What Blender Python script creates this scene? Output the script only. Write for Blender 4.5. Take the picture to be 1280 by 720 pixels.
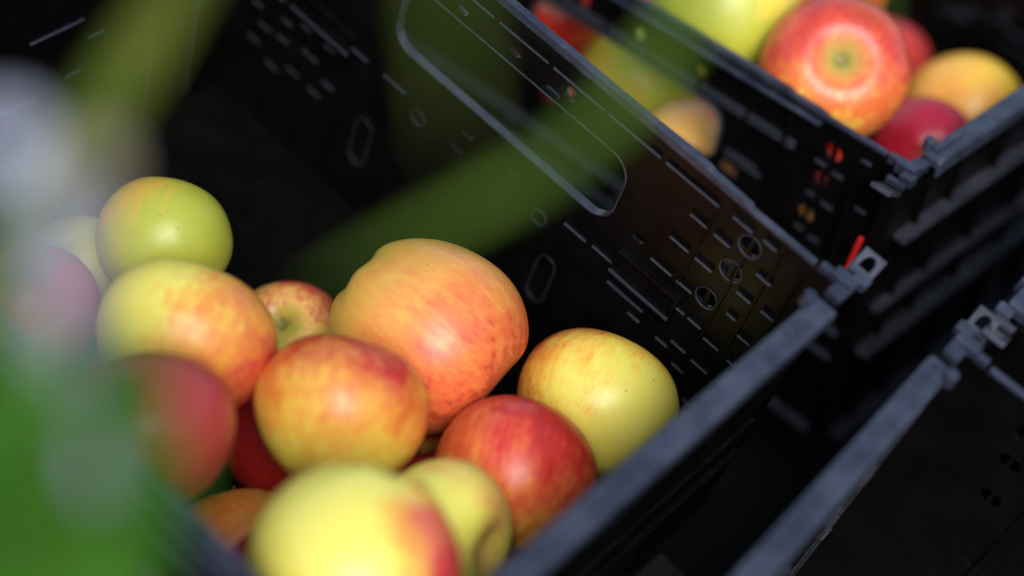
import bpy, bmesh, math, random
from mathutils import Vector, Matrix, noise as mnoise
from mathutils.geometry import delaunay_2d_cdt
random.seed(7)
PI = math.pi
sc = bpy.context.scene
COL = sc.collection
for o in list(bpy.data.objects):
    bpy.data.objects.remove(o)

# ------------------------------------------------------------ camera
RIGHT = Vector((0.71319662, 0.65737182, 0.24333693))
UP = Vector((-0.642729, 0.47474239, 0.60126459))
BACK = Vector((0.27973204, -0.58521957, 0.7610966))     # from the fruit towards the viewer
CAM = Vector((0.3036892, -0.3963938, 0.5464323))
cam_data = bpy.data.cameras.new('camera')
cam = bpy.data.objects.new('camera', cam_data)
COL.objects.link(cam)
cam.matrix_world = Matrix.Translation(CAM) @ Matrix((RIGHT, UP, BACK)).transposed().to_4x4()
cam_data.sensor_width = 36
cam_data.lens = 60.436
cam_data.clip_start = 0.02
cam_data.clip_end = 200
cam_data.dof.use_dof = True
cam_data.dof.focus_distance = 0.835
cam_data.dof.aperture_fstop = 1.95
cam_data.dof.aperture_blades = 0
sc.camera = cam

# ------------------------------------------------------------ sky, sun, exposure
SUN_EL, SUN_AZ = 54, 146          # degrees; azimuth counted from +Y towards +X
w = bpy.data.worlds.new('World')
sc.world = w
w.use_nodes = True
nt = w.node_tree
nt.nodes.clear()
sky = nt.nodes.new('ShaderNodeTexSky')
sky.sky_type = 'NISHITA'
sky.sun_disc = False
sky.sun_elevation = math.radians(SUN_EL)
sky.sun_rotation = math.radians(SUN_AZ)
sky.air_density = 1.0
sky.dust_density = 0.6
bg = nt.nodes.new('ShaderNodeBackground')
bg.inputs['Strength'].default_value = 0.10
out = nt.nodes.new('ShaderNodeOutputWorld')
nt.links.new(sky.outputs[0], bg.inputs[0])
nt.links.new(bg.outputs[0], out.inputs[0])
sd = bpy.data.lights.new('sun', 'SUN')
sd.energy = 1.5
sd.angle = math.radians(32)
sd.color = (1.0, 0.96, 0.90)
sun = bpy.data.objects.new('sun', sd)
COL.objects.link(sun)
el, az = math.radians(SUN_EL), math.radians(SUN_AZ)
sdir = Vector((math.sin(az) * math.cos(el), math.cos(az) * math.cos(el), math.sin(el)))
sun.rotation_euler = sdir.to_track_quat('Z', 'Y').to_euler()
sc.view_settings.view_transform = 'Standard'
sc.view_settings.look = 'None'
sc.view_settings.exposure = 1.35
sc.view_settings.gamma = 1
sc.view_settings.use_curve_mapping = False

# ------------------------------------------------------------ node helpers
class NB:
    def __init__(s, name):
        s.m = bpy.data.materials.new(name)
        s.m.use_nodes = True
        s.t = s.m.node_tree
        s.b = s.t.nodes['Principled BSDF']
    def n(s, typ, **kw):
        x = s.t.nodes.new(typ)
        for k, v in kw.items():
            setattr(x, k, v)
        return x
    def l(s, a, b):
        s.t.links.new(a, b)
    def put(s, v, sock):
        if hasattr(v, 'is_linked') or hasattr(v, 'links'):
            s.l(v, sock)
        else:
            sock.default_value = v
    def math(s, op, a, b=0.0, c=0.0, clamp=False):
        x = s.n('ShaderNodeMath', operation=op, use_clamp=clamp)
        for i, v in enumerate((a, b, c)):
            s.put(v, x.inputs[i])
        return x.outputs[0]
    def noise(s, vec, scale, detail=4, rough=0.55):
        x = s.n('ShaderNodeTexNoise')
        s.l(vec, x.inputs['Vector'])
        x.inputs['Scale'].default_value = scale
        x.inputs['Detail'].default_value = detail
        x.inputs['Roughness'].default_value = rough
        return x.outputs['Fac']
    def ramp(s, fac, stops, interp='LINEAR'):
        x = s.n('ShaderNodeValToRGB')
        x.color_ramp.interpolation = interp
        e = x.color_ramp.elements
        while len(e) < len(stops):
            e.new(0.5)
        for q, (p, c) in zip(e, stops):
            q.position = p
            q.color = (*c, 1) if len(c) == 3 else c
        s.l(fac, x.inputs[0])
        return x.outputs[0]
    def mix(s, fac, a, b, mode='MIX'):
        x = s.n('ShaderNodeMix', data_type='RGBA', blend_type=mode)
        s.put(fac, x.inputs[0])
        for v, i in ((a, 6), (b, 7)):
            if isinstance(v, tuple):
                v = (*v, 1) if len(v) == 3 else v
            s.put(v, x.inputs[i])
        return x.outputs[2]
    def vmath(s, op, a, b):
        x = s.n('ShaderNodeVectorMath', operation=op)
        for i, v in enumerate((a, b)):
            if v is not None:
                s.put(v, x.inputs[i])
        return x
    def obj(s):
        return s.n('ShaderNodeTexCoord').outputs['Object']
    def bump(s, h, strength, dist):
        x = s.n('ShaderNodeBump')
        x.inputs['Strength'].default_value = strength
        x.inputs['Distance'].default_value = dist
        s.l(h, x.inputs['Height'])
        s.l(x.outputs[0], s.b.inputs['Normal'])

def plastic_mat(name, dark, light, r0, r1, spec=0.45):
    k = NB(name)
    o = k.obj()
    n1 = k.noise(o, 38, 6, 0.65)
    n2 = k.noise(o, 420, 3, 0.6)
    dust = k.math('MULTIPLY', k.ramp(n1, [(0.42, (0, 0, 0)), (0.72, (1, 1, 1))]), n2)
    k.l(k.mix(dust, dark, light), k.b.inputs['Base Color'])
    k.l(k.math('MULTIPLY_ADD', n1, r1 - r0, r0), k.b.inputs['Roughness'])
    # fine scratches: noise squeezed along one direction
    mp = k.n('ShaderNodeMapping')
    mp.inputs['Scale'].default_value = (90, 700, 120)
    mp.inputs['Rotation'].default_value = (0.3, 0.5, 0.6)
    k.l(o, mp.inputs['Vector'])
    sc1 = k.noise(mp.outputs[0], 1.0, 3, 0.7)
    h = k.math('ADD', k.math('MULTIPLY', sc1, 0.6), k.math('MULTIPLY', n2, 0.5))
    k.bump(h, 0.25, 0.0004)
    k.b.inputs['Specular IOR Level'].default_value = spec
    return k.m

PLASTIC = plastic_mat('black_plastic', (0.0024, 0.0019, 0.0018), (0.0078, 0.0064, 0.0056), 0.24, 0.40, 0.16)
PLASTIC_EDGE_LIT = plastic_mat('sky_lit_black_plastic', (0.022, 0.023, 0.030), (0.075, 0.076, 0.092), 0.24, 0.42)  # same black plastic, sky highlight on ledges and lips painted in as paler colour
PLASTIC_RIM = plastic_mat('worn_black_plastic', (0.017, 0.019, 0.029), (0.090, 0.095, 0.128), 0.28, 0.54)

def simple_mat(name, col, rough=0.5, var=0.25, scale=60, spec=0.5):
    k = NB(name)
    n = k.noise(k.obj(), scale, 4)
    k.l(k.mix(n, tuple(c * (1 - var) for c in col), tuple(min(1, c * (1 + var)) for c in col)), k.b.inputs['Base Color'])
    k.b.inputs['Roughness'].default_value = rough
    k.b.inputs['Specular IOR Level'].default_value = spec
    return k.m

STEM_BROWN = simple_mat('apple_stem_brown', (0.10, 0.055, 0.022), 0.8, 0.4, 900)
STEM_PALE = simple_mat('cut_stem_pale', (0.55, 0.45, 0.40), 0.8, 0.3, 900)
SEPAL = simple_mat('dry_sepal', (0.045, 0.040, 0.018), 0.9, 0.4, 900)
RED_STRIP = simple_mat('red_plastic', (0.62, 0.018, 0.020), 0.4, 0.2, 300)
ASPHALT = simple_mat('dark_ground', (0.008, 0.008, 0.008), 0.95, 0.4, 40, 0.08)
WOOD = simple_mat('pallet_wood', (0.030, 0.025, 0.020), 0.85, 0.35, 30, 0.15)

def leaf_mat(name, c1, c2, trans=0.5):
    k = NB(name)
    o = k.obj()
    n = k.ramp(k.noise(o, 75, 3), [(.38, (0, 0, 0)), (.62, (1, 1, 1))])
    colr = k.mix(n, c1, c2)
    k.l(colr, k.b.inputs['Base Color'])
    k.b.inputs['Roughness'].default_value = 0.6
    k.b.inputs['Specular IOR Level'].default_value = 0.2
    tr = k.n('ShaderNodeBsdfTranslucent')
    k.l(k.mix(n, tuple(c * 1.6 for c in c1), tuple(c * 1.6 for c in c2)), tr.inputs['Color'])
    mx = k.n('ShaderNodeMixShader')
    mx.inputs[0].default_value = trans
    k.l(k.b.outputs[0], mx.inputs[1])
    k.l(tr.outputs[0], mx.inputs[2])
    k.l(mx.outputs[0], k.t.nodes['Material Output'].inputs['Surface'])
    return k.m

LEAF = leaf_mat('grass_leaf', (0.045, 0.110, 0.004), (0.120, 0.200, 0.010))
LEAF_OLIVE = leaf_mat('olive_leaf', (0.075, 0.120, 0.006), (0.140, 0.160, 0.012))
LEAF_BROAD = leaf_mat('broad_leaf', (0.014, 0.090, 0.005), (0.110, 0.290, 0.022))
PETAL = leaf_mat('pale_petal', (0.55, 0.56, 0.64), (0.72, 0.72, 0.78), 0.35)
PETAL_LAV = leaf_mat('lavender_petal', (0.28, 0.27, 0.32), (0.40, 0.39, 0.44), 0.35)
PETAL_TAN = leaf_mat('tan_petal', (0.36, 0.32, 0.20), (0.44, 0.38, 0.26), 0.35)

# ------------------------------------------------------------ object helpers
def link(o, parent=None):
    COL.objects.link(o)
    if parent is not None:
        o.parent = parent
    return o

def obj(name, bm, mat, parent=None, smooth=False, bevel=0.0, segs=2):
    me = bpy.data.meshes.new(name)
    bmesh.ops.recalc_face_normals(bm, faces=bm.faces)
    bm.to_mesh(me)
    bm.free()
    me.materials.append(mat)
    if smooth:
        for p in me.polygons:
            p.use_smooth = True
    o = link(bpy.data.objects.new(name, me), parent)
    if bevel:
        md = o.modifiers.new('bevel', 'BEVEL')
        md.width = bevel
        md.segments = segs
        md.limit_method = 'ANGLE'
        md.angle_limit = math.radians(50)
    return o

def empty(name, label, cat, group=None, mw=None):
    o = link(bpy.data.objects.new(name, None))
    o.empty_display_size = 0.02
    o['label'] = label
    o['category'] = cat
    if group:
        o['group'] = group
    if mw is not None:
        o.matrix_world = mw
    return o

def box(bm, x0, x1, y0, y1, z0, z1):
    if isinstance(bm, list):
        bm.append((x0, x1, y0, y1, z0, z1))
        return
    vs = [bm.verts.new((x, y, z)) for x in (x0, x1) for y in (y0, y1) for z in (z0, z1)]
    for f in ((0, 1, 3, 2), (4, 6, 7, 5), (0, 4, 5, 1), (2, 3, 7, 6), (0, 2, 6, 4), (1, 5, 7, 3)):
        bm.faces.new([vs[i] for i in f])

BOXES = {}
def pieces(name, boxes, mat, parent, bevel=.0002, single=True):
    """small moulded bars: each a part of its own, or one joined 'stuff' part on crates that hardly show"""
    if not single:
        bm = bmesh.new()
        for b in boxes:
            box(bm, *b)
        o = obj(name, bm, mat, parent, bevel=bevel)
        o['kind'] = 'stuff'
        return [o]
    res = []
    for x0, x1, y0, y1, z0, z1 in boxes:
        key = (round(x1 - x0, 5), round(y1 - y0, 5), round(z1 - z0, 5), mat.name, name)
        c = ((x0 + x1) / 2, (y0 + y1) / 2, (z0 + z1) / 2)
        if key not in BOXES:
            bm = bmesh.new()
            hx, hy, hz = (x1 - x0) / 2, (y1 - y0) / 2, (z1 - z0) / 2
            box(bm, -hx, hx, -hy, hy, -hz, hz)
            if bevel < min(hx, hy, hz):
                bmesh.ops.bevel(bm, geom=bm.edges[:], offset=bevel, segments=1, affect='EDGES')
            o = obj(name, bm, mat, parent)
            BOXES[key] = o.data
        else:
            o = link(bpy.data.objects.new(name, BOXES[key]), parent)
        o.location = c
        res.append(o)
    return res

def rrect(cx, cz, w_, h_, r, n=5, rot=0.0):
    r = min(r, w_ / 2 - 1e-5, h_ / 2 - 1e-5)
    pts = []
    for qx, qz, a0 in ((1, 1, 0), (-1, 1, 90), (-1, -1, 180), (1, -1, 270)):
        for i in range(n + 1):
            a = math.radians(a0 + 90 * i / n)
            pts.append((qx * (w_ / 2 - r) + r * math.cos(a), qz * (h_ / 2 - r) + r * math.sin(a)))
    c, s = math.cos(rot), math.sin(rot)
    return [(cx + x * c - z * s, cz + x * s + z * c) for x, z in pts]

def circ(cx, cz, r, n=16):
    return [(cx + r * math.cos(2 * PI * i / n), cz + r * math.sin(2 * PI * i / n)) for i in range(n)]

def halfdisc(cx, cz, r, side, n=9):
    # half a round hole, the straight edge towards the rib that splits it
    return [(cx + side * (0.0011 + r * math.sin(PI * i / n) * 0.9), cz - r * math.cos(PI * i / n)) for i in range(n + 1)]

def tri_plate(bm, outline, holes, y0, y1):
    """flat plate in xz with holes, extruded from y0 to y1"""
    loops = [outline] + holes
    vs, faces, off, edges = [], [], 0, []
    for lp in loops:
        n = len(lp)
        vs += [Vector(p) for p in lp]
        edges += [(off + i, off + (i + 1) % n) for i in range(n)]
        off += n
    rv, re, rf, _, _, _ = delaunay_2d_cdt(vs, edges, [], 1, 1e-6)
    bb = [(min(p[0] for p in h), max(p[0] for p in h), min(p[1] for p in h), max(p[1] for p in h), h) for h in holes]
    def open_at(x, z):
        for x0, x1, z0, z1, h in bb:
            if x0 < x < x1 and z0 < z < z1:
                c = False
                for i in range(len(h)):
                    (ax, az), (bx_, bz) = h[i], h[i - 1]
                    if (az > z) != (bz > z) and x < (bx_ - ax) * (z - az) / (bz - az) + ax:
                        c = not c
                if c:
                    return True
        return False
    rf = [f for f in rf if not open_at(sum(rv[i].x for i in f) / len(f), sum(rv[i].y for i in f) / len(f))]
    a = [bm.verts.new((p.x, y0, p.y)) for p in rv]
    b = [bm.verts.new((p.x, y1, p.y)) for p in rv]
    cnt = {}
    for f in rf:
        bm.faces.new([a[i] for i in f])
        bm.faces.new([b[i] for i in reversed(f)])
        for i in range(len(f)):
            e = (f[i], f[(i + 1) % len(f)])
            key = tuple(sorted(e))
            cnt[key] = None if key in cnt else e
    for e in cnt.values():
        if e:
            i, j = e
            bm.faces.new([a[j], a[i], b[i], b[j]])

# ------------------------------------------------------------ the crate
HX, HY, HH = 0.190, 0.149, 0.208        # inner half length, inner half width, inner depth

def rect(x0, x1, z0, z1, r=0.0008):
    return rrect((x0 + x1) / 2, (z0 + z1) / 2, x1 - x0, z1 - z0, r, 2)

def long_wall(spec):
    """grip wall in its own frame: x along, y outwards (inner face y=0), z up from the rim. Returns the parts."""
    L, R = -HX + 0.0005, HX - 0.0005
    mm = 0.001
    thr, poc = [], []
    hx0, hx1, hz0, hz1 = spec['handle']
    thr.append(rrect((hx0 + hx1) / 2, (hz0 + hz1) / 2, hx1 - hx0, hz1 - hz0, 0.014, 7))
    for x, z in spec['round']:
        thr.append(circ(x, z, 0.0042, 14))
    for x, z, a, b in spec['slots']:
        thr.append(rrect(x, z, a, b, min(a, b) / 2.05, 5))
    for s in (-1, 1):
        for cx, cz in ((.148, -.019), (.1455, -.0395), (.1415, -.0655)):
            for d in (-1, 1):
                thr.append(halfdisc(s * cx, cz, 0.0050, d))
    for x, z, a, b in spec['windows']:
        thr.append(rrect(x, z, a, b, 0.001, 2))
    # blind recesses
    for x in spec['oval']:
        poc.append(rrect(x[0], x[1], .0105, .034, .005, 6))
    for x, z, r in ((-.046, -.107, .0042), (.042, -.103, .0042), (.058, -.122 + .012, .0015)):
        if abs(z + .11) > .001:
            poc.append(circ(x, z, r, 16))
    rows = [(57, 72, -92), (76, 90, -91), (-74, -57, -98), (-103, -86, -99)]
    for s in (-1, 1):
        for x0, x1, z in ((115, 126, -27), (130, 140, -27), (111, 123, -48), (127, 138, -48), (107, 121, -69), (124, 134, -69),
                          (134, 146, -10), (152, 160, -9), (157, 166, -29), (153, 162, -47), (150, 160, -88), (119, 131, -128),
                          (136, 146, -106), (150, 161, -107), (164, 172, -70), (166, 176, -106), (168, 176, -46), (142, 151, -133), (156, 166, -135), (127, 136, -84.5), (138, 147, -84.5), (166, 174, -89), (154, 160, -63), (128, 136, -112), (109, 117, -112),
                          (142, 150, -119), (165, 173, -124), (130, 140, -149), (146, 156, -158), (112, 122, -150), (162, 172, -150), (104, 113, -137)):
            rows.append((min(s * x0, s * x1), max(s * x0, s * x1), z))
    if spec.get('plain'):
        rows = []
    rows = [q for q in rows if not any(abs(w_[0] * 1000 - (q[0] + q[1]) / 2) < 22 and abs(w_[1] * 1000 - q[2]) < 18 for w_ in spec['windows'])]
    for x0, x1, z in rows:
        poc.append(rect(x0 * mm, x1 * mm, z * mm, (z + 4.5) * mm))
    for k in range(-5, 6):
        if abs(k * .0365) < .135 and abs(k) < 4:
            poc.append(rect(k * .0365 - .0165, k * .0365 + .0165, -.0112, -.0082))
    poc.append(rect(.092, .131, -.104, -.0935, .002))
    poc.append(rect(-.138, -.097, -.112, -.1035, .002))
    outl = [(L, -HH), (R, -HH), (R, -.0024), (L, -.0024)]
    parts = {}
    bm = bmesh.new()
    tri_plate(bm, outl, thr + poc, 0, .0013)
    parts['panel'] = bm
    bm = bmesh.new()
    tri_plate(bm, outl, thr, .00132, .0021)
    parts['backing'] = bm
    # moulded ribs: lips under the recesses inside, flanges outside
    bm = []
    for x0, x1, z in rows:
        box(bm, x0 * mm, x1 * mm, -.0014, -.00004, z * mm - .0009, z * mm)
    for k in range(-3, 4):
        box(bm, k * .0365 - .0165, k * .0365 + .0165, -.0010, -.00004, -.0124, -.0112)
    bm += [(.0915, .1310, -.0064, -.0056, -.0916, -.0896), (.0915, .1160, -.0014, -.00004, -.1052, -.1040), (-.1370, -.0965, -.0064, -.0056, -.1016, -.0996)]  # thin pale strips paint the highlight along the lower lips
    if spec.get('plain'):
        bm = [(-.12, .12, -.001, -.00004, -.0130, -.0118)]
    parts['inner_ribs'] = bm
    bm = []
    for s in (-1, 1):
        for x, za, zb in ((.1255, -.13, -.014), (.1485, -.13, -.028), (.163, -.16, -.006), (.176, -.2, -.006)):
            box(bm, s * x - .0007, s * x + .0007, -.0011, -.00005, za, zb)
        for x in (.112, .122, .133, .145, .157):
            box(bm, s * x - .0006, s * x + .0006, -.0009, -.00005, -.205, -.138)
    if spec.get('plain'):
        bm = bm[:1]
    parts['upright_ribs'] = bm
    bm = []
    for z, d in ((-.127, .005), (-.147, .004), (-.205, .006)):
        box(bm, L + .006, R - .006, .0022, .0022 + d, z - .0011, z + .0011)
    for k in range(-3, 4):
        for dz in (0, -.0032):
            box(bm, k * .036 - .0165, k * .036 + .0165, .0022, .0048, -.0262 + dz - .0005, -.0262 + dz + .0005)
    for s in (-1, 1):
        for x0, x1, z in ((.082, .104, -.057), (.082, .108, -.0605), (.139, .146, -.0285), (.151, .158, -.030), (.139, .144, -.051),
                          (.149, .157, -.052), (.166, .172, -.012), (.170, .177, -.042), (.137, .143, -.076), (.147, .154, -.078)):
            a, b = sorted((s * x0, s * x1))
            box(bm, a, b, .0022, .0042, z - .0006, z + .0006)
    for x in (-.10, -.085, -.06, -.02, .012, .05, .08):
        box(bm, x, x + .010, .0022, .0045, -.1385, -.1340)
    parts['outer_ribs'] = bm
    bm = []
    for x in (-.165, -.118, .118, .165):
        box(bm, x - .0009, x + .0009, .0022, .0058, -.122, -.012)
    for x in (-.165, -.118, -.09, -.05, -.01, .03, .07, .118, .165):
        box(bm, x - .0009, x + .0009, .0022, .0058, -.2035, -.1490)
    parts['outer_posts'] = bm
    # collar round the grip opening
    bm = bmesh.new()
    o1 = rrect((hx0 + hx1) / 2, (hz0 + hz1) / 2, hx1 - hx0 - .0004, hz1 - hz0 - .0004, .0138, 9)
    o2 = rrect((hx0 + hx1) / 2, (hz0 + hz1) / 2, hx1 - hx0 - .0022, hz1 - hz0 - .0022, .0129, 9)
    tri_plate(bm, o1, [o2], -.0006, .0046)
    parts['grip_collar'] = bm
    rings = []  # crescent highlights of holes and recesses, shaped as pale rings thicker at the bottom
    for cx, cz in spec['oval']:
        rings.append((rrect(cx, cz, .0121, .0356, .0060, 7), rrect(cx, cz + .0003, .0111, .0346, .0053, 7)))
    for cx, cz, r in ((-.046, -.107, .0050), (.042, -.103, .0050)):
        rings.append((circ(cx, cz, r, 18), circ(cx, cz + .0003, r - .0004, 18)))
    for sg in (-1, 1):
        for cx, cz in ((.148, -.019), (.1455, -.0395), (.1415, -.0655)):
            rings.append((circ(sg * cx, cz, .0065, 20), circ(sg * cx, cz + .0004, .00605, 20)))
    parts['rings'] = []
    for a, b in rings:
        bm = bmesh.new()
        tri_plate(bm, a, [b], -.0007, -.00006)
        parts['rings'].append(bm)
    # top rim, thicker over the middle, stepping down near the corners
    bm = bmesh.new()
    prof = [(-HX + .012, .0000), (-.140, .0000), (-.134, .0018), (-.116, .0018), (-.112, .0030)]
    prof = prof + [(-x, z) for x, z in reversed(prof)]
    outl = [(x, z) for x, z in prof] + [(HX - .012, -.0026), (-HX + .012, -.0026)]
    n = len(outl)
    va = [bm.verts.new((x, -.0004, z)) for x, z in outl]
    vb = [bm.verts.new((x, .0036 if abs(x) < .13 else .0030, z)) for x, z in outl]
    bm.faces.new(va)
    bm.faces.new(list(reversed(vb)))
    for i in range(n):
        j = (i + 1) % n
        bm.faces.new([va[j], va[i], vb[i], vb[j]])
    box(bm, -.138, .138, .0041, .0075, -.0052, -.0030)
    parts['rim'] = bm
    # latch housing
    bm = bmesh.new()
    box(bm, .0915, .1310, -.0055, -.00005, -.0915, -.0895)
    box(bm, .0915, .1310, -.0050, -.00005, -.0775, -.0760)
    box(bm, .0915, .0930, -.0050, -.00005, -.0894, -.0776)
    box(bm, .1295, .1310, -.0050, -.00005, -.0894, -.0776)
    box(bm, .0931, .1294, -.0022, -.00005, -.0893, -.0777)
    parts['latch'] = bm
    bm = bmesh.new()
    box(bm, -.1370, -.0965, -.0055, -.00005, -.1015, -.0995)
    box(bm, -.1370, -.0965, -.0045, -.00005, -.0900, -.0888)
    box(bm, -.1350, -.0985, -.0022, -.00005, -.0994, -.0901)
    parts['latch2'] = bm
    return parts

def short_wall(fl):
    L, R = -HY + .0002, HY - .0002
    mm = .001
    poc = []
    rows = [(8, 42, -96), (-12, 12, -138), (46, 56, -112), (32, 42, -134), (-60, -36, -96), (-58, -30, -138), (-84, -72, -60), (70, 84, -60),
            (88, 98, -40), (-98, -88, -40), (104, 114, -64), (-114, -104, -64), (98, 110, -98), (-110, -98, -98), (116, 126, -128), (-40, -28, -60), (28, 40, -60)]
    for x0, x1, z in rows:
        poc.append(rect(x0 * mm, x1 * mm, z * mm, (z + 6) * mm))
    outl = [(L, -HH), (R, -HH), (R, -.004), (L, -.004)]
    parts = {}
    bm = bmesh.new()
    tri_plate(bm, outl, poc, 0, .0013)
    parts['panel'] = bm
    bm = bmesh.new()
    tri_plate(bm, outl, [], .00132, .0021)
    parts['backing'] = bm
    bm = []
    for x0, x1, z in rows:
        box(bm, x0 * mm, x1 * mm, -.0016, -.00004, z * mm - .0012, z * mm)
    for x in (-.122, -.09, .09, .122):
        box(bm, x - .0007, x + .0007, -.0010, -.00005, -.2, -.02)
    parts['inner_ribs'] = bm
    bm = []
    # outside: stepped flanges and posts
    for x0, x1, z, d in ((-.140, -.098, -.054, .007), (-.094, .145, -.051, .0085), (-.145, .030, -.106, .006), (.036, .145, -.104, .006),
                         (-.147, .147, -.136, .0095), (-.147, .147, -.205, .0095)):
        box(bm, x0, x1, .0022, .0022 + d * fl, z - .0016, z + .0016)
    parts['outer_ribs'] = bm
    bm = []
    for x in (-.128, -.096, -.05, .0, .05, .096, .128):
        box(bm, x - .001, x + .001, .0022, .0022 + .004 * fl, -.134, -.020)
        box(bm, x - .001, x + .001, .0022, .0022 + .005 * fl, -.203, -.138)
    parts['outer_posts'] = bm
    bm = bmesh.new()
    # broad flat rim with a turned-down outer edge
    q = [(-.0008, -.0006), (.0000, .0000), (.0012, .0008), (.0095, .0008), (.0112, -.0002), (.0116, -.0030), (.0116, -.0085),
         (.0098, -.0085), (.0094, -.0036), (-.0008, -.0040)]
    ys = [-HY + .014, -HY + .018, HY - .018, HY - .014]
    ring = []
    for i, yv in enumerate(ys):
        dz = -.0016 if i in (0, 3) else 0
        ring.append([bm.verts.new((yv, a, b + dz)) for a, b in q])
    for a, b in zip(ring, ring[1:]):
        for i in range(len(q)):
            j = (i + 1) % len(q)
            bm.faces.new([a[i], a[j], b[j], b[i]])
    bm.faces.new(ring[0])
    bm.faces.new(list(reversed(ring[-1])))
    # low step that stands on the rim near each end
    for s in (-1, 1):
        a, b = sorted((s * .105, s * .131))
        box(bm, a, b, .0015, .0055, .0005, .0022)
    parts['rim'] = bm
    return parts

def corner(bm_dir):
    """corner piece: hinge block, tab and round peg, for the +x +y corner"""
    sx, sy = bm_dir
    def bx(bm, x0, x1, y0, y1, z0, z1):
        a, b = sorted((sx * x0, sx * x1))
        c, d = sorted((sy * y0, sy * y1))
        box(bm, a, b, c, d, z0, z1)
    post = bmesh.new()
    bx(post, .1895, .1935, .1440, .1555, -HH, -.0048)
    bx(post, .1840, .1894, .1530, .1560, -HH, -.0068)
    tab = bmesh.new()
    bx(tab, .1865, .1985, .1495, .1560, -.0046, .0022)
    bx(tab, .1905, .1985, .1405, .1494, -.0046, .0006)
    bx(tab, .1935, .2015, .1565, .1625, -.0040, .0012)
    bx(tab, .1800, .1864, .1490, .1530, -.0042, .0014)
    peg = bmesh.new()
    bmesh.ops.create_cone(peg, cap_ends=True, segments=20, radius1=.0036, radius2=.0030, depth=.007,
                          matrix=Matrix.Translation((sx * .1885, sy * .128, .0012)))
    plate = bmesh.new()
    tri_plate(plate, [(-.006, -.007), (.006, -.007), (.006, .0075), (-.006, .0075)],
              [[(-.0032, -.002), (.0032, -.002), (.0032, .002), (.0020, .0045), (0, .0053), (-.0020, .0045), (-.0032, .002)]], -.0012, .0012)
    m = Matrix.Translation((sx * .1935, sy * .1720, -.004)) @ Matrix.Diagonal((1, sy, 1, 1)) @ Matrix.Rotation(math.radians(-62), 4, 'X')
    bmesh.ops.transform(plate, matrix=m, verts=plate.verts)
    bx(plate, .1885, .1995, .1626, .1660, -.0050, -.0016)
    return post, tab, peg, plate

def make_crate(mw, label, spec):
    root = empty('plastic_crate', label, 'crate', 'black folding plastic crates', mw)
    P = long_wall(spec)
    fine = spec.get('fine', False)
    # keep one mesh per part and share it between the two grip walls
    for i, (sgn, rot) in enumerate(((1, 0), (-1, PI))):
        if i == 0:
            wl = obj('grip_wall', P['panel'], PLASTIC, root)
            first = wl
            kids = [obj('wall_backing', P['backing'], PLASTIC, wl), obj('grip_collar', P['grip_collar'], PLASTIC_EDGE_LIT, wl, bevel=.0003),
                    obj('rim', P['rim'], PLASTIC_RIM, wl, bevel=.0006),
                    obj('latch', P['latch'], PLASTIC, wl, bevel=.0003), obj('latch', P['latch2'], PLASTIC, wl, bevel=.0003)]
            if fine:
                kids += [obj('hole_glint_ring', b, PLASTIC_EDGE_LIT, wl) for b in P['rings']]
            if spec.get('plain'):
                for k in kids[-2:]:
                    bpy.data.objects.remove(k)
                kids = kids[:-2]
            kids += pieces('ledge', P['inner_ribs'], PLASTIC_EDGE_LIT, wl, single=fine)
            kids += pieces('upright_rib', P['upright_ribs'], PLASTIC, wl, single=fine)
            kids += pieces('outer_ledge', P['outer_ribs'], PLASTIC_EDGE_LIT, wl, single=fine)
            kids += pieces('outer_rib', P['outer_posts'], PLASTIC, wl, single=fine)
        else:
            wl = link(first.copy(), root)
            for k in kids:
                link(k.copy(), wl)
        wl.rotation_euler = (0, 0, rot)
        wl.location = (0, sgn * HY, 0)
    S = short_wall(spec.get('flange', .4))
    for i, (sgn, rot) in enumerate(((1, -PI / 2), (-1, PI / 2))):
        if i == 0:
            wl = obj('side_wall', S['panel'], PLASTIC, root)
            first = wl
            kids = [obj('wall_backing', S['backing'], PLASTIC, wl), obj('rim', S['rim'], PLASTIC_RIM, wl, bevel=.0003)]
            kids += pieces('ledge', S['inner_ribs'], PLASTIC_EDGE_LIT, wl, single=fine)
            kids += pieces('outer_ledge', S['outer_ribs'], PLASTIC_EDGE_LIT if spec.get('flange', .4) > .9 else PLASTIC, wl, single=fine)
            kids += pieces('outer_rib', S['outer_posts'], PLASTIC, wl, single=fine)
        else:
            wl = link(first.copy(), root)
            for k in kids:
                link(k.copy(), wl)
        wl.rotation_euler = (0, 0, rot)
        wl.location = (sgn * HX, 0, 0)
    for sx in (-1, 1):
        for sy in (-1, 1):
            post, tab, peg, plate = corner((sx, sy))
            c = obj('corner_post', post, PLASTIC, root, bevel=.0004)
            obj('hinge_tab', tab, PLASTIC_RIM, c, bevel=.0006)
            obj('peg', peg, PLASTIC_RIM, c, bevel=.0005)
            obj('eyelet_plate', plate, PLASTIC_EDGE_LIT, c, bevel=.0003)
    bm = bmesh.new()
    box(bm, -HX, HX, -HY, HY, -.2115, -.2082)
    for x in range(-9, 10):
        box(bm, x * .02 - .0008, x * .02 + .0008, -HY + .004, HY - .004, -.2150, -.2116)
    obj('crate_floor', bm, PLASTIC, root)
    return root

SPEC_A = dict(handle=(-.075, .079, -.074, -.029), round=[(-.075, -.020), (-.039, -.021), (-.003, -.0195), (.0335, -.0185)],
              slots=[(.023, -.0255, .011, .0042), (-.014, -.090, .0085, .0055), (-.018, -.1045, .0085, .0055), (.018, -.089, .0085, .0055),
                     (.096, -.065, .0080, .0050), (.014, -.1045, .0085, .0055)],
              windows=[], oval=[(.0565, -.140), (-.078, -.156)])
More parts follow.
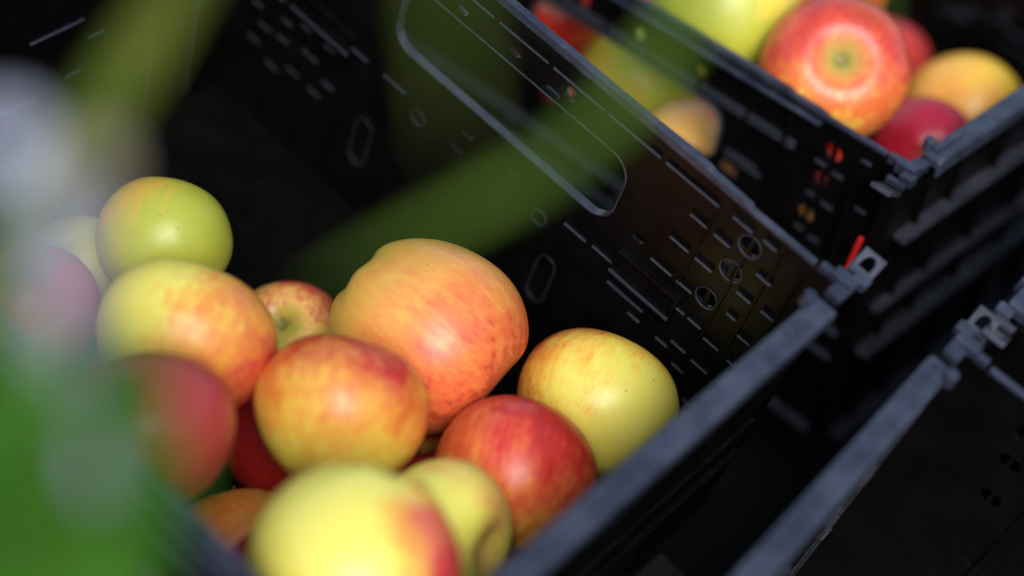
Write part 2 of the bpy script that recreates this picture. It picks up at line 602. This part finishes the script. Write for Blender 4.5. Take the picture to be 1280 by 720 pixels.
# (given for its near wall, which is the turned one: x runs the other way)
SPEC_B = dict(handle=(-.076, .076, -.073, -.0335), round=[(.082, -.021), (.037, -.0205), (-.008, -.0205), (-.053, -.0195), (-.088, -.038),
                                                         (.086, -.084), (.038, -.089)],
              slots=[(-.098, -.0195, .0125, .0070), (-.0855, -.070, .0130, .0075), (.054, -.101, .016, .0065)],
              windows=[(.1745, -.1065, .028, .0235)], oval=[(.0565, -.150), (-.0565, -.150)])
SPEC_C = dict(handle=(-.155, .075, -.073, -.016), round=[(.1, -.02)], slots=[(.1, -.07, .012, .006)], windows=[], oval=[(.1, -.14), (-.0565, -.15)])
SPEC_C['handle'] = (-.105, .075, -.074, -.024)
SPEC_C['plain'] = True
SPEC_B['flange'] = 1.0
SPEC_D = dict(SPEC_A)
SPEC_A['fine'] = SPEC_B['fine'] = True

# ------------------------------------------------------------ ground and pallet
GROUND_Z = -0.345
bm = bmesh.new()
bmesh.ops.create_grid(bm, x_segments=60, y_segments=60, size=60)
for v in bm.verts:
    v.co.z = GROUND_Z
g = obj('ground', bm, ASPHALT)
g['kind'] = 'structure'
g['label'] = 'dark ground below the crates'

pal = empty('wooden_pallet', 'wooden slatted pallet under the black crates, in deep shade', 'pallet', None, Matrix.Translation((.22, .03, GROUND_Z)))
PALTOP = -.2155
def pboard(x0, x1, y0, y1, z0, z1, nm):
    bm = bmesh.new()
    box(bm, x0 - .22, x1 - .22, y0 - .03, y1 - .03, z0 - GROUND_Z, z1 - GROUND_Z)
    obj(nm, bm, WOOD, pal, bevel=.001)
for y in (-.14, -.045, .05):
    pboard(-.22, .66, y, y + .075, PALTOP - .015, PALTOP, 'board')
for x in (-.22, .17, .56):
    pboard(x, x + .1, -.14, .125, GROUND_Z, PALTOP - .0155, 'block')

MA = Matrix.Identity(4)
MB = Matrix(((0.97403012, 0.07132035, -0.21489237, -0.01530798),
             (-0.06938524, 0.99745273, 0.01654487, 0.45238432),
             (0.21552496, -0.00120484, 0.97649759, -0.08362116),
             (0, 0, 0, 1)))
crate_a = make_crate(MA, 'black plastic crate half full of apples, filling the middle of the picture', SPEC_A)
crate_b = make_crate(MB, 'tilted black plastic crate heaped with apples, behind the middle crate', SPEC_B)
def about_corner(corner, deg, off):
    return Matrix.Translation(corner) @ Matrix.Rotation(math.radians(deg), 4, 'Z') @ Matrix.Translation(off)
crate_c = make_crate(about_corner((.2430, .170, 0), 2.8, (.200, -.152, 0)), 'empty looking black plastic crate beside the apple crate, at the lower right', SPEC_C)
crate_d = make_crate(about_corner((.2490, .206, .002), 2.8, (.200, .155, 0)), 'black plastic crate of which only one corner shows at the right edge', SPEC_D)

# red strip on the outside of the tilted crate's corner
bm = bmesh.new()
box(bm, -.0011, .0011, -.0010, .0010, -.0120, .0150)
rs = obj('marker_strip', bm, RED_STRIP, crate_b, bevel=.0004)
rs.location = (.1815, -.1610, -.065)
rs.rotation_euler = (0, math.radians(6), 0)
rs['label'] = 'thin red strip'

# supports for the two crates that do not stand on the pallet
for lab, x0, x1, y0, y1, z1 in (('rough wooden block under the raised side of the tilted crate', .12, .19, .36, .54, -.262),
                                ('rough wooden block under the crate at the right edge', .30, .60, .26, .46, -.2135)):
    bm = bmesh.new()
    box(bm, x0, x1, y0, y1, GROUND_Z, z1)
    bb = obj('wooden_block', bm, WOOD, None, bevel=.002)
    bb['label'] = lab
    bb['category'] = 'block'

# ------------------------------------------------------------ apples
def apple_mesh(h=.95, taper=.06, seed=0, lob=.018, dimple=.40, calyx=.22):
    bm = bmesh.new()
    NT, NP = 44, 56
    rnd = Vector((seed * 3.7, seed * 1.3, seed * 2.1))
    rings = []
    for i in range(NT + 1):
        th = PI * i / NT
        ring = []
        if i in (0, NT):
            rho = 1 - (dimple if i == 0 else calyx)
            ring = [bm.verts.new((0, 0, rho * math.cos(th) * h))]
        else:
            for j in range(NP):
                ph = 2 * PI * j / NP
                rho = 1 - dimple * math.exp(-(th / .34) ** 2) - calyx * math.exp(-((PI - th) / .26) ** 2)
                rho *= 1 + lob * math.cos(5 * ph + seed) * math.exp(-((PI - th) / .9) ** 2)
                rho *= 1 + lob * .6 * math.cos(3 * ph + seed * 2) * math.exp(-(th / .9) ** 2)
                d = Vector((math.sin(th) * math.cos(ph), math.sin(th) * math.sin(ph), math.cos(th)))
                rho *= 1 + .045 * mnoise.noise(d * 1.1 + rnd) * math.sin(th)
                t = 1 + taper * math.cos(th)
                ring.append(bm.verts.new((rho * d.x * t, rho * d.y * t, rho * d.z * h)))
        rings.append(ring)
    for a, b in zip(rings, rings[1:]):
        for j in range(NP):
            k = (j + 1) % NP
            if len(a) == 1:
                bm.faces.new([a[0], b[j], b[k]])
            elif len(b) == 1:
                bm.faces.new([a[j], b[0], a[k]])
            else:
                bm.faces.new([a[j], b[j], b[k], a[k]])
    return bm

def apple_mat(name, bdir, amount, yellow, mid, red, spots=1.0, green=0.5, sharp=0.55, streak=1.0, seed=0):
    k = NB(name)
    o = k.obj()
    off = k.vmath('ADD', o, (seed * 1.7, seed * .9, seed * .4)).outputs[0]
    nrm = k.vmath('NORMALIZE', o, None).outputs[0]
    dot = k.vmath('DOT_PRODUCT', nrm, tuple(bdir)).outputs['Value']
    # streaks run from stem to eye: stretch the noise along z
    mp = k.n('ShaderNodeMapping')
    mp.inputs['Scale'].default_value = (9, 9, 1.1)
    k.l(k.vmath('ADD', nrm, (seed * .31, seed * .7, 0)).outputs[0], mp.inputs['Vector'])
    st = k.noise(mp.outputs[0], 1.0, 5, 0.68)
    mp2 = k.n('ShaderNodeMapping')
    mp2.inputs['Scale'].default_value = (26, 26, 2.4)
    k.l(off, mp2.inputs['Vector'])
    st2 = k.noise(mp2.outputs[0], 1.0, 3, 0.6)
    big = k.noise(off, 1.5, 3, 0.5)
    mot = k.noise(off, 7, 6, 0.7)
    v = k.math('MULTIPLY_ADD', dot, .42, amount)
    v = k.math('ADD', v, k.math('MULTIPLY', k.math('SUBTRACT', st, .5), 0.62 * streak))
    v = k.math('ADD', v, k.math('MULTIPLY', k.math('SUBTRACT', st2, .5), 0.35 * streak))
    v = k.math('ADD', v, k.math('MULTIPLY', k.math('SUBTRACT', big, .5), 0.8))
    v = k.math('ADD', v, k.math('MULTIPLY', k.math('SUBTRACT', mot, .5), 0.50))
    c = k.ramp(v, [(.16, yellow), (.16 + sharp * .42, mid), (.16 + sharp, red), (1.0, tuple(x * .72 for x in red))])
    # green tinge round the stem hollow and the eye
    sx = k.n('ShaderNodeSeparateXYZ')
    k.l(o, sx.inputs[0])
    rad = k.math('SQRT', k.math('ADD', k.math('MULTIPLY', sx.outputs[0], sx.outputs[0]), k.math('MULTIPLY', sx.outputs[1], sx.outputs[1])))
    cav = k.math('ADD', rad, k.math('MULTIPLY', k.math('SUBTRACT', mot, .5), .22))
    cavf = k.ramp(cav, [(.10, (1, 1, 1)), (.40, (0, 0, 0))])
    c = k.mix(k.math('MULTIPLY', cavf, green), c, (.42, .40, .07))
    rus = k.ramp(cav, [(.05, (1, 1, 1)), (.17, (0, 0, 0))])
    c = k.mix(k.math('MULTIPLY', rus, .7), c, (.13, .10, .03))
    # lenticels: pale freckles, and a few dark specks and bruises
    vo = k.n('ShaderNodeTexVoronoi')
    k.l(off, vo.inputs['Vector'])
    vo.inputs['Scale'].default_value = 15
    fre = k.ramp(vo.outputs['Distance'], [(.045, (1, 1, 1)), (.085, (0, 0, 0))])
    c = k.mix(k.math('MULTIPLY', fre, .38), c, (.80, .62, .26))
    vo2 = k.n('ShaderNodeTexVoronoi')
    k.l(k.vmath('ADD', off, (4.1, 2.2, 9.3)).outputs[0], vo2.inputs['Vector'])
    vo2.inputs['Scale'].default_value = 3.3
    d2 = k.math('ADD', vo2.outputs['Distance'], k.math('MULTIPLY', k.math('SUBTRACT', mot, .5), .10))
    spk = k.ramp(d2, [(.030, (1, 1, 1)), (.060, (0, 0, 0))])
    c = k.mix(k.math('MULTIPLY', spk, .75 * spots), c, (.20, .085, .02))
    k.l(c, k.b.inputs['Base Color'])
    k.l(k.math('MULTIPLY_ADD', mot, .20, .27), k.b.inputs['Roughness'])
    k.b.inputs['Specular IOR Level'].default_value = .42
    k.b.inputs['Subsurface Weight'].default_value = .12
    k.b.inputs['Subsurface Radius'].default_value = (1.0, .45, .15)
    k.b.inputs['Subsurface Scale'].default_value = .004
    k.b.inputs['Coat Weight'].default_value = .12
    k.b.inputs['Coat Roughness'].default_value = .30
    h = k.math('ADD', k.math('MULTIPLY', fre, .25), k.math('MULTIPLY', k.noise(off, 55, 4, .6), .6))
    k.bump(h, .18, .0006)
    return k.m

YEL = (.78, .60, .075)
YGR = (.50, .50, .050)
LEM = (.80, .68, .11)
ORA = (.80, .33, .045)
PEACH = (.84, .46, .10)
RED = (.56, .030, .018)
PINK = (.62, .055, .045)
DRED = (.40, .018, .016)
MESHES = []
for i, a in enumerate([dict(), dict(h=.90, taper=.08, seed=1), dict(h=1.03, taper=.09, seed=2, dimple=.36), dict(h=.97, taper=.03, seed=3), dict(h=.88, taper=.05, seed=4)]):
    bm = apple_mesh(**a)
    me = bpy.data.meshes.new('apple')
    bmesh.ops.recalc_face_normals(bm, faces=bm.faces)
    bm.to_mesh(me)
    bm.free()
    for p in me.polygons:
        p.use_smooth = True
    me.materials.append(None)
    MESHES.append((me, a))

def stem_bm(L=.42, z0=.52, bend=.10, r=.030):
    bm = bmesh.new()
    rings = []
    for i in range(7):
        t = i / 6
        c = Vector((bend * t * t, bend * .4 * t, z0 + L * t))
        rr = r * (1.25 - .5 * t if t < .8 else .95 + (t - .8) * 1.6)
        rings.append([bm.verts.new(c + Vector((rr * math.cos(a), rr * math.sin(a), 0))) for a in [2 * PI * j / 8 for j in range(8)]])
    for a, b in zip(rings, rings[1:]):
        for j in range(8):
            bm.faces.new([a[j], a[(j + 1) % 8], b[(j + 1) % 8], b[j]])
    bm.faces.new(rings[-1])
    bm.faces.new(list(reversed(rings[0])))
    return bm

def calyx_bm(h=.95):
    bm = bmesh.new()
    for k in range(5):
        a = 2 * PI * k / 5
        ca, sa = math.cos(a), math.sin(a)
        def P(r, s, z):
            return bm.verts.new((r * ca - s * sa, r * sa + s * ca, -z))
        z0 = .76 * h
        v = [P(.02, -.035, z0), P(.02, .035, z0), P(.075, .028, z0 + .07), P(.05, 0, z0 + .16), P(.075, -.028, z0 + .07)]
        u = [P(.01, 0, z0 - .02)]
        bm.faces.new(v)
        bm.faces.new([u[0], v[0], v[4]])
        bm.faces.new([u[0], v[2], v[1]])
    return bm
STEM_ME = None

def cv(a):
    return (RIGHT * a[0] + UP * a[1] + BACK * a[2]).normalized()

AP_PARTS = {}
def apple(mw, c, r, axis, blush, amount, label, cols=(YEL, ORA, RED), mesh=0, group='apples in the middle crate', stem=True, pale=False, n=[0], **kw):
    """c: centre and r: radius in the frame of mw; axis / blush: directions as (right, up, to viewer) of the photo"""
    n[0] += 1
    me0, a = MESHES[mesh]
    me = me0.copy()
    o = bpy.data.objects.new('apple', me)
    link(o)
    ax = cv(axis)
    zq = ax.to_track_quat('Z', 'Y').to_matrix().to_4x4()
    spin = Matrix.Rotation(n[0] * 1.7, 4, 'Z')
    M = Matrix.Translation(mw @ Vector(c)) @ zq @ spin @ Matrix.Scale(r, 4)
    o.matrix_world = M
    bl = (zq @ spin).to_3x3().inverted() @ cv(blush)
    mat = apple_mat('apple_skin', bl.normalized(), amount, *cols, seed=n[0], **kw)
    me.materials.clear()
    me.materials.append(mat)
    o['label'] = label
    o['category'] = 'apple'
    o['group'] = group
    key = (a.get('h', .95), pale)
    if key not in AP_PARTS:
        s = obj('stem', stem_bm(L=.26 if pale else .40, z0=.56 * a.get('h', .95)), STEM_PALE if pale else STEM_BROWN, o, smooth=True)
        k = obj('calyx', calyx_bm(a.get('h', .95)), SEPAL, o)
        AP_PARTS[key] = (s.data, k.data)
    else:
        s_, k_ = AP_PARTS[key]
        if stem:
            link(bpy.data.objects.new('stem', s_), o)
        link(bpy.data.objects.new('calyx', k_), o)
    return o

GA, GB = 'apples in the middle crate', 'apples in the tilted crate behind'
I = MA
apple(I, (-.0740, .0013, -.1317), .0334, (.2, .92, -.3), (-.5, .8, .0), .04, 'yellow green apple with faint orange top, farthest back at the left of its heap', ((.42, .43, .04), (.58, .42, .05), ORA), 3, GA)
apple(I, (-.1089, -.0208, -.1775), .0305, (.2, -.3, -.9), (-.6, .2, .2), .02, 'pale yellow green apple mostly hidden at the left, between flowers and two bigger apples', (YGR, YGR, ORA), 0, GA)
apple(I, (-.0046, -.0489, -.0966), .0406, (.35, .88, -.32), (.75, -.66, .0), .30, 'large apple at the left, yellow on top and red down its right side', (LEM, ORA, PINK), 1, GA, sharp=.55, streak=.6)
apple(I, (.0341, -.1038, -.0698), .0343, (-.1, .85, -.45), (.3, .2, .5), .78, 'blurred deep red apple at the left, in front of the yellow and red one', ((.80, .25, .06), (.74, .07, .05), (.68, .045, .05)), 3, GA, streak=.5)
apple(I, (-.0114, .0376, -.1773), .0307, (-.08, .42, .90), (.2, .9, -.1), .26, 'small red streaked apple low at the back, showing its greenish stem hollow', (YGR, PEACH, PINK), 0, GA, green=.8, stem=False)
apple(I, (.0533, .0585, -.1176), .0478, (.75, -.66, .03), (.25, -.30, .2), .58, 'biggest apple, orange with pink streaks, pale stem turned to the lower right', ((.80, .52, .08), (.82, .36, .07), (.72, .11, .04)), 2, GA, pale=True, streak=1.0, sharp=.85, green=.2)
apple(I, (.0681, -.0211, -.0952), .0393, (.2, .9, -.35), (.3, .80, .15), .34, 'orange yellow apple with red blush and small brown bruise, below the biggest apple', (YEL, ORA, RED), 1, GA, sharp=.60, spots=1.2, streak=.7)
apple(I, (.1366, .0295, -.1115), .0378, (.3, .85, -.42), (.35, .55, .1), .46, 'red apple streaked with yellow at its lower left, at the near right of the heap', ((.80, .44, .06), (.74, .16, .04), RED), 3, GA, sharp=.62, streak=1.3)
apple(I, (.1322, .1033, -.1293), .0410, (.5, .78, -.38), (-.3, .70, -.5), .26, 'clear yellow apple with thin red top edge, touching the right wall of its crate', (LEM, (.84, .50, .06), (.70, .12, .03)), 1, GA, sharp=.50)
apple(I, (.1446, -.1001, -.0337), .0414, (-.2, -.8, .2), (.95, -.25, -.2), .16, 'nearest apple, blurred lemon yellow with a red right side, at the bottom edge', (LEM, (.80, .40, .05), PINK), 0, GA, sharp=.35, streak=.6)
apple(I, (.1429, -.0343, -.0877), .0330, (.86, -.22, .45), (.35, .1, .1), .02, 'yellow apple with pink flushed hollow, just behind the nearest lemon yellow apple', ((.78, .72, .11), PEACH, PINK), 1, GA, sharp=.6, stem=False)
apple(I, (.0660, -.0662, -.1749), .0331, (-.2, .9, -.3), (.1, .5, .3), .08, 'orange apple low in the gap left of the nearest yellow apple', (PEACH, ORA, (.78, .16, .03)), 0, GA)
apple(I, (-.0868, -.0683, -.1461), .0328, (-.3, .9, -.3), (.2, .3, .3), .75, 'pink red apple half hidden behind the blurred flowers at the left', (YEL, RED, PINK), 0, GA)
HL = 'mostly hidden red apple in the dark bottom layer of the middle crate'
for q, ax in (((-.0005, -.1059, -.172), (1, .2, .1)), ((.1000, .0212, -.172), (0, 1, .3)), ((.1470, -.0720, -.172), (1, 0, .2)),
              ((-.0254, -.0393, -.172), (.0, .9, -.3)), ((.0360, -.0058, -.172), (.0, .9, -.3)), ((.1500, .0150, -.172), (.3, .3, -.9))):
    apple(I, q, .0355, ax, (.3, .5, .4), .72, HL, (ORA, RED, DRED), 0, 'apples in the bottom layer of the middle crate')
apple(I, (.1200, -.0990, -.1020), .0330, (-1, 0, -.3), (-.3, .5, .4), .7, 'dark red apple wedged under the nearest yellow apple', (ORA, RED, DRED), 0, GA)

apple(MB, (.1114, -.1081, -.0044), .0409, (-.02, .10, 1.0), (.1, .5, -.1), .66, 'orange red apple with yellow ringed hollow facing the viewer, atop the tilted crate', (YEL, (.80, .20, .04), (.60, .055, .025)), 1, GB, green=.9, sharp=.6, stem=False)
apple(MB, (.0310, -.1061, -.0099), .0427, (.3, .9, -.35), (.5, .4, -.2), .16, 'large olive yellow apple left of the yellow ringed red one, cut by the top edge', (YGR, YEL, ORA), 0, GB)
apple(MB, (.1290, .0356, -.0901), .0384, (.7, .5, -.5), (-.5, -.1, .2), .27, 'golden yellow apple at the far right of the tilted crate', ((.80, .50, .04), (.85, .42, .06), ORA), 3, GB)
apple(MB, (.1435, -.0340, -.0750), .0305, (0, .3, -.9), (-.1, .6, .2), .66, 'small crimson apple low in the right corner of the tilted crate', (ORA, PINK, (.50, .012, .035)), 0, GB)
apple(MB, (.0049, .0453, -.0688), .0401, (0, .9, -.3), (-.1, .6, .2), .60, 'red apple right behind the yellow ringed one, cut by the top edge', (YEL, ORA, RED), 0, GB)
apple(MB, (-.0913, -.1096, -.0564), .0394, (0, .3, -.9), (-.1, .1, .4), .86, 'plain bright red apple seen through the grip of the tilted crate', ((.62, .06, .02), RED, RED), 0, GB, streak=.4)
apple(MB, (-.0393, -.0758, -.1093), .0426, (0, .9, -.4), (-.6, -.4, 0), .12, 'olive yellow apple seen in the middle of the tilted crate grip', (YGR, (.58, .45, .05), ORA), 3, GB, streak=.5)
apple(MB, (.0259, -.1132, -.1161), .0358, (.9, .1, -.4), (.35, .75, .1), .12, 'pale orange yellow apple filling the rounded right end of the grip', (PEACH, (.84, .48, .12), (.72, .12, .03)), 0, GB)
apple(MB, (-.1060, -.0415, -.1786), .0294, (.2, .3, -.9), (-.6, .4, 0), .40, 'small peach coloured apple sliver just above the near rim of the grip', (PEACH, PEACH, ORA), 0, GB)
apple(MB, (-.1560, -.1080, -.1000), .0340, (.2, .3, -.9), (-.6, .4, 0), .20, 'orange yellow apple glimpsed through the small square opening at the upper left', ((.82, .45, .06), PEACH, ORA), 0, GB)
apple(MB, (.1280, -.1125, -.0780), .0350, (.2, .3, -.9), (0, .4, .4), .45, 'peach apple glimpsed through the split round holes of the tilted crate', (PEACH, ORA, RED), 0, GB)
HB = 'mostly hidden red apple in the dark bottom layer of the tilted crate'
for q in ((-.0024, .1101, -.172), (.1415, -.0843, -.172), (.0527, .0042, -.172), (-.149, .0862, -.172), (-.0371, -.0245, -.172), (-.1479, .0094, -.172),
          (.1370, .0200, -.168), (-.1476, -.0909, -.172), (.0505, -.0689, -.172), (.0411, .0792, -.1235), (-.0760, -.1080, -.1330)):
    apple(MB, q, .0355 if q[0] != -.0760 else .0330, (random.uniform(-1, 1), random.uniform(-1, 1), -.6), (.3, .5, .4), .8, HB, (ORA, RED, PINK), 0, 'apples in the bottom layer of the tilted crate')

# ------------------------------------------------------------ the plant in front of the lens
def catmull(P, n=8):
    P = [Vector(p) for p in P]
    P = [P[0] * 2 - P[1]] + P + [P[-1] * 2 - P[-2]]
    out = []
    for i in range(1, len(P) - 2):
        for j in range(n):
            t = j / n
            a, b, c, d = P[i - 1:i + 3]
            out.append(.5 * ((2 * b) + (c - a) * t + (2 * a - 5 * b + 4 * c - d) * t * t + (3 * b - a - 3 * c + d) * t ** 3))
    out.append(P[-2])
    return out

def leaf_bm(path, width, face=BACK, fold=.16, blunt=.6):
    pts = catmull(path)
    n = len(pts)
    bm = bmesh.new()
    rows = []
    for i, p in enumerate(pts):
        t = i / (n - 1)
        tan = (pts[min(i + 1, n - 1)] - pts[max(i - 1, 0)]).normalized()
        side = tan.cross(face).normalized()
        up = side.cross(tan).normalized()
        wd = width * .5 * min(1, .35 + t * 1.6) * (max(0.0, 1 - t) ** blunt * 1.0 if t > .72 else .28 ** blunt) / (.28 ** blunt)
        wd = max(wd, .0003)
        th = .00022
        row = []
        for s, q in ((-1, fold), (-.5, fold * .35), (0, 0), (.5, fold * .35), (1, fold)):
            c = p + side * (s * wd) + up * (q * wd)
            row.append((bm.verts.new(c + up * th), bm.verts.new(c - up * th)))
        rows.append(row)
    for a, b in zip(rows, rows[1:]):
        for j in range(4):
            bm.faces.new([a[j][0], a[j + 1][0], b[j + 1][0], b[j][0]])
            bm.faces.new([a[j + 1][1], a[j][1], b[j][1], b[j + 1][1]])
        bm.faces.new([a[0][1], a[0][0], b[0][0], b[0][1]])
        bm.faces.new([a[4][0], a[4][1], b[4][1], b[4][0]])
    for r in (rows[0], rows[-1]):
        for j in range(4):
            bm.faces.new([r[j][0], r[j][1], r[j + 1][1], r[j + 1][0]])
    return bm

def tube_bm(path, r0, r1, seg=8):
    pts = catmull(path, 5)
    bm = bmesh.new()
    rings = []
    for i, p in enumerate(pts):
        t = i / (len(pts) - 1)
        tan = (pts[min(i + 1, len(pts) - 1)] - pts[max(i - 1, 0)]).normalized()
        s = tan.cross(BACK).normalized()
        u = s.cross(tan)
        r = r0 + (r1 - r0) * t
        rings.append([bm.verts.new(p + s * r * math.cos(a) + u * r * math.sin(a)) for a in [2 * PI * j / seg for j in range(seg)]])
    for a, b in zip(rings, rings[1:]):
        for j in range(seg):
            bm.faces.new([a[j], a[(j + 1) % seg], b[(j + 1) % seg], b[j]])
    bm.faces.new(rings[0])
    bm.faces.new(rings[-1])
    return bm

BASE = Vector((.095, -.365, GROUND_Z))
plant = empty('flowering_plant', 'blurred plant with pale lavender flowers and long green leaves nearest the viewer', 'plant')
LEAVES = [
 ([[0.1063, -0.3369, 0.1129], [0.1095, -0.2779, 0.1834], [0.1124, -0.241, 0.2369], [0.1131, -0.2216, 0.2648], [0.1091, -0.2013, 0.2818], [0.1052, -0.1811, 0.2988], [0.0992, -0.1475, 0.3137]], 0.0115, LEAF_OLIVE),
 ([[0.1206, -0.346, 0.2057], [0.1085, -0.3057, 0.2806], [0.1049, -0.266, 0.3387], [0.122, -0.2318, 0.3718], [0.1576, -0.219, 0.3818], [0.1829, -0.2198, 0.3719], [0.1953, -0.2257, 0.3627], [0.2023, -0.23, 0.3569], [0.2074, -0.2334, 0.3524]], 0.0045, LEAF_OLIVE),
 ([[0.0184, -0.3309, 0.0972], [-0.026, -0.2506, 0.2016], [-0.008, -0.1669, 0.2856], [0.0565, -0.1043, 0.3364], [0.1289, -0.0899, 0.347], [0.1722, -0.1104, 0.3417], [0.1907, -0.1342, 0.3297], [0.1988, -0.1551, 0.3172], [0.197, -0.1756, 0.3021], [0.1899, -0.195, 0.2898], [0.1833, -0.2111, 0.2799], [0.1792, -0.2223, 0.2727]], 0.0060, LEAF),
 ([[-0.0187, -0.3217, 0.0654], [-0.0677, -0.2339, 0.1772], [-0.0502, -0.1383, 0.2706], [0.0166, -0.0537, 0.3242], [0.0975, -0.0145, 0.3378], [0.1579, -0.0359, 0.3123], [0.1955, -0.0545, 0.2973], [0.2089, -0.0609, 0.2874]], 0.0110, LEAF),
 ([[0.1629, -0.3454, 0.1381], [0.1679, -0.3146, 0.1862], [0.1727, -0.2946, 0.2261], [0.1726, -0.2783, 0.2518], [0.1726, -0.2666, 0.274], [0.1702, -0.256, 0.283]], 0.0215, LEAF_BROAD),
 ([[0.1748, -0.3349, 0.1155], [0.1839, -0.2959, 0.1684], [0.1895, -0.275, 0.2087], [0.1888, -0.2629, 0.2315], [0.1818, -0.2519, 0.2425], [0.174, -0.2452, 0.2505]], 0.0045, LEAF_BROAD),
 ([[0.1439, -0.3482, 0.1955], [0.1579, -0.3245, 0.2348], [0.1722, -0.3064, 0.2698], [0.1766, -0.295, 0.2901], [0.1707, -0.2875, 0.2981], [0.1632, -0.2843, 0.3032]], 0.0148, LEAF_BROAD),
 ([[0.1735, -0.3587, 0.1634], [0.1915, -0.3232, 0.2104], [0.1995, -0.3005, 0.238], [0.2001, -0.2857, 0.2557], [0.1992, -0.2745, 0.2713]], 0.0075, LEAF_BROAD),
 ([[0.1957, -0.339, 0.1572], [0.2004, -0.3036, 0.2025], [0.1917, -0.2838, 0.2341], [0.185, -0.2702, 0.2535], [0.1798, -0.2624, 0.268], [0.1721, -0.255, 0.2765]], 0.0120, LEAF_BROAD)]
for i, (pts, wd, mt) in enumerate(LEAVES):
    b = BASE + Vector((.012 * math.cos(i * 2.4), .012 * math.sin(i * 2.4), 0))
    p0 = Vector(pts[0])
    q1 = b.lerp(p0, .35) + Vector((-.01, -.012, 0))
    q2 = b.lerp(p0, .70) + Vector((-.008, -.010, 0))
    obj('leaf', leaf_bm([b, q1, q2] + pts, wd), mt, plant, smooth=True)

def blossom(c, r, mt, petals=9, seed=0):
    rnd = random.Random(seed)
    head = bmesh.new()
    bmesh.ops.create_icosphere(head, subdivisions=2, radius=r * .22, matrix=Matrix.Translation(c))
    h = obj('flower', head, PETAL_TAN, plant, smooth=True)
    for k in range(petals):
        a = 2 * PI * k / petals + rnd.uniform(-.2, .2)
        lift = rnd.uniform(.15, .6)
        d = (RIGHT * math.cos(a) + UP * math.sin(a) + BACK * lift).normalized()
        path = [c + d * r * t + BACK * (-r * .25 * t * t) for t in (.1, .4, .75, 1.05)]
        obj('petal', leaf_bm(path, r * .62, blunt=.5), mt, h, smooth=True)
for i, (c, r, mt) in enumerate([((0.1407, -0.2666, 0.312), 0.0060, PETAL), ((0.1491, -0.2537, 0.3057), 0.0048, PETAL_TAN), ((0.1545, -0.2668, 0.3067), 0.0058, PETAL_LAV),
                                ((0.1621, -0.2688, 0.3024), 0.0060, PETAL_LAV), ((0.164, -0.2752, 0.2968), 0.0062, PETAL_LAV), ((0.1717, -0.2771, 0.2925), 0.0047, PETAL_LAV),
                                ((0.1815, -0.2785, 0.2747), 0.0030, PETAL_LAV), ((0.1850, -0.2800, 0.2700), 0.0026, PETAL_LAV)]):
    c = Vector(c)
    blossom(c, r, mt, 9, i)
    b = BASE + Vector((.01 * math.cos(i), .01 * math.sin(i), 0))
    mid = Vector((0.1696, -0.2850, 0.2206)) + Vector((.003 * (i - 3), -.004, 0))
    obj('stem', tube_bm([b, Vector((.135, -.335, 0.02)), mid, c - BACK * r * .2], .0016, .0007), LEAF_BROAD, plant, smooth=True)
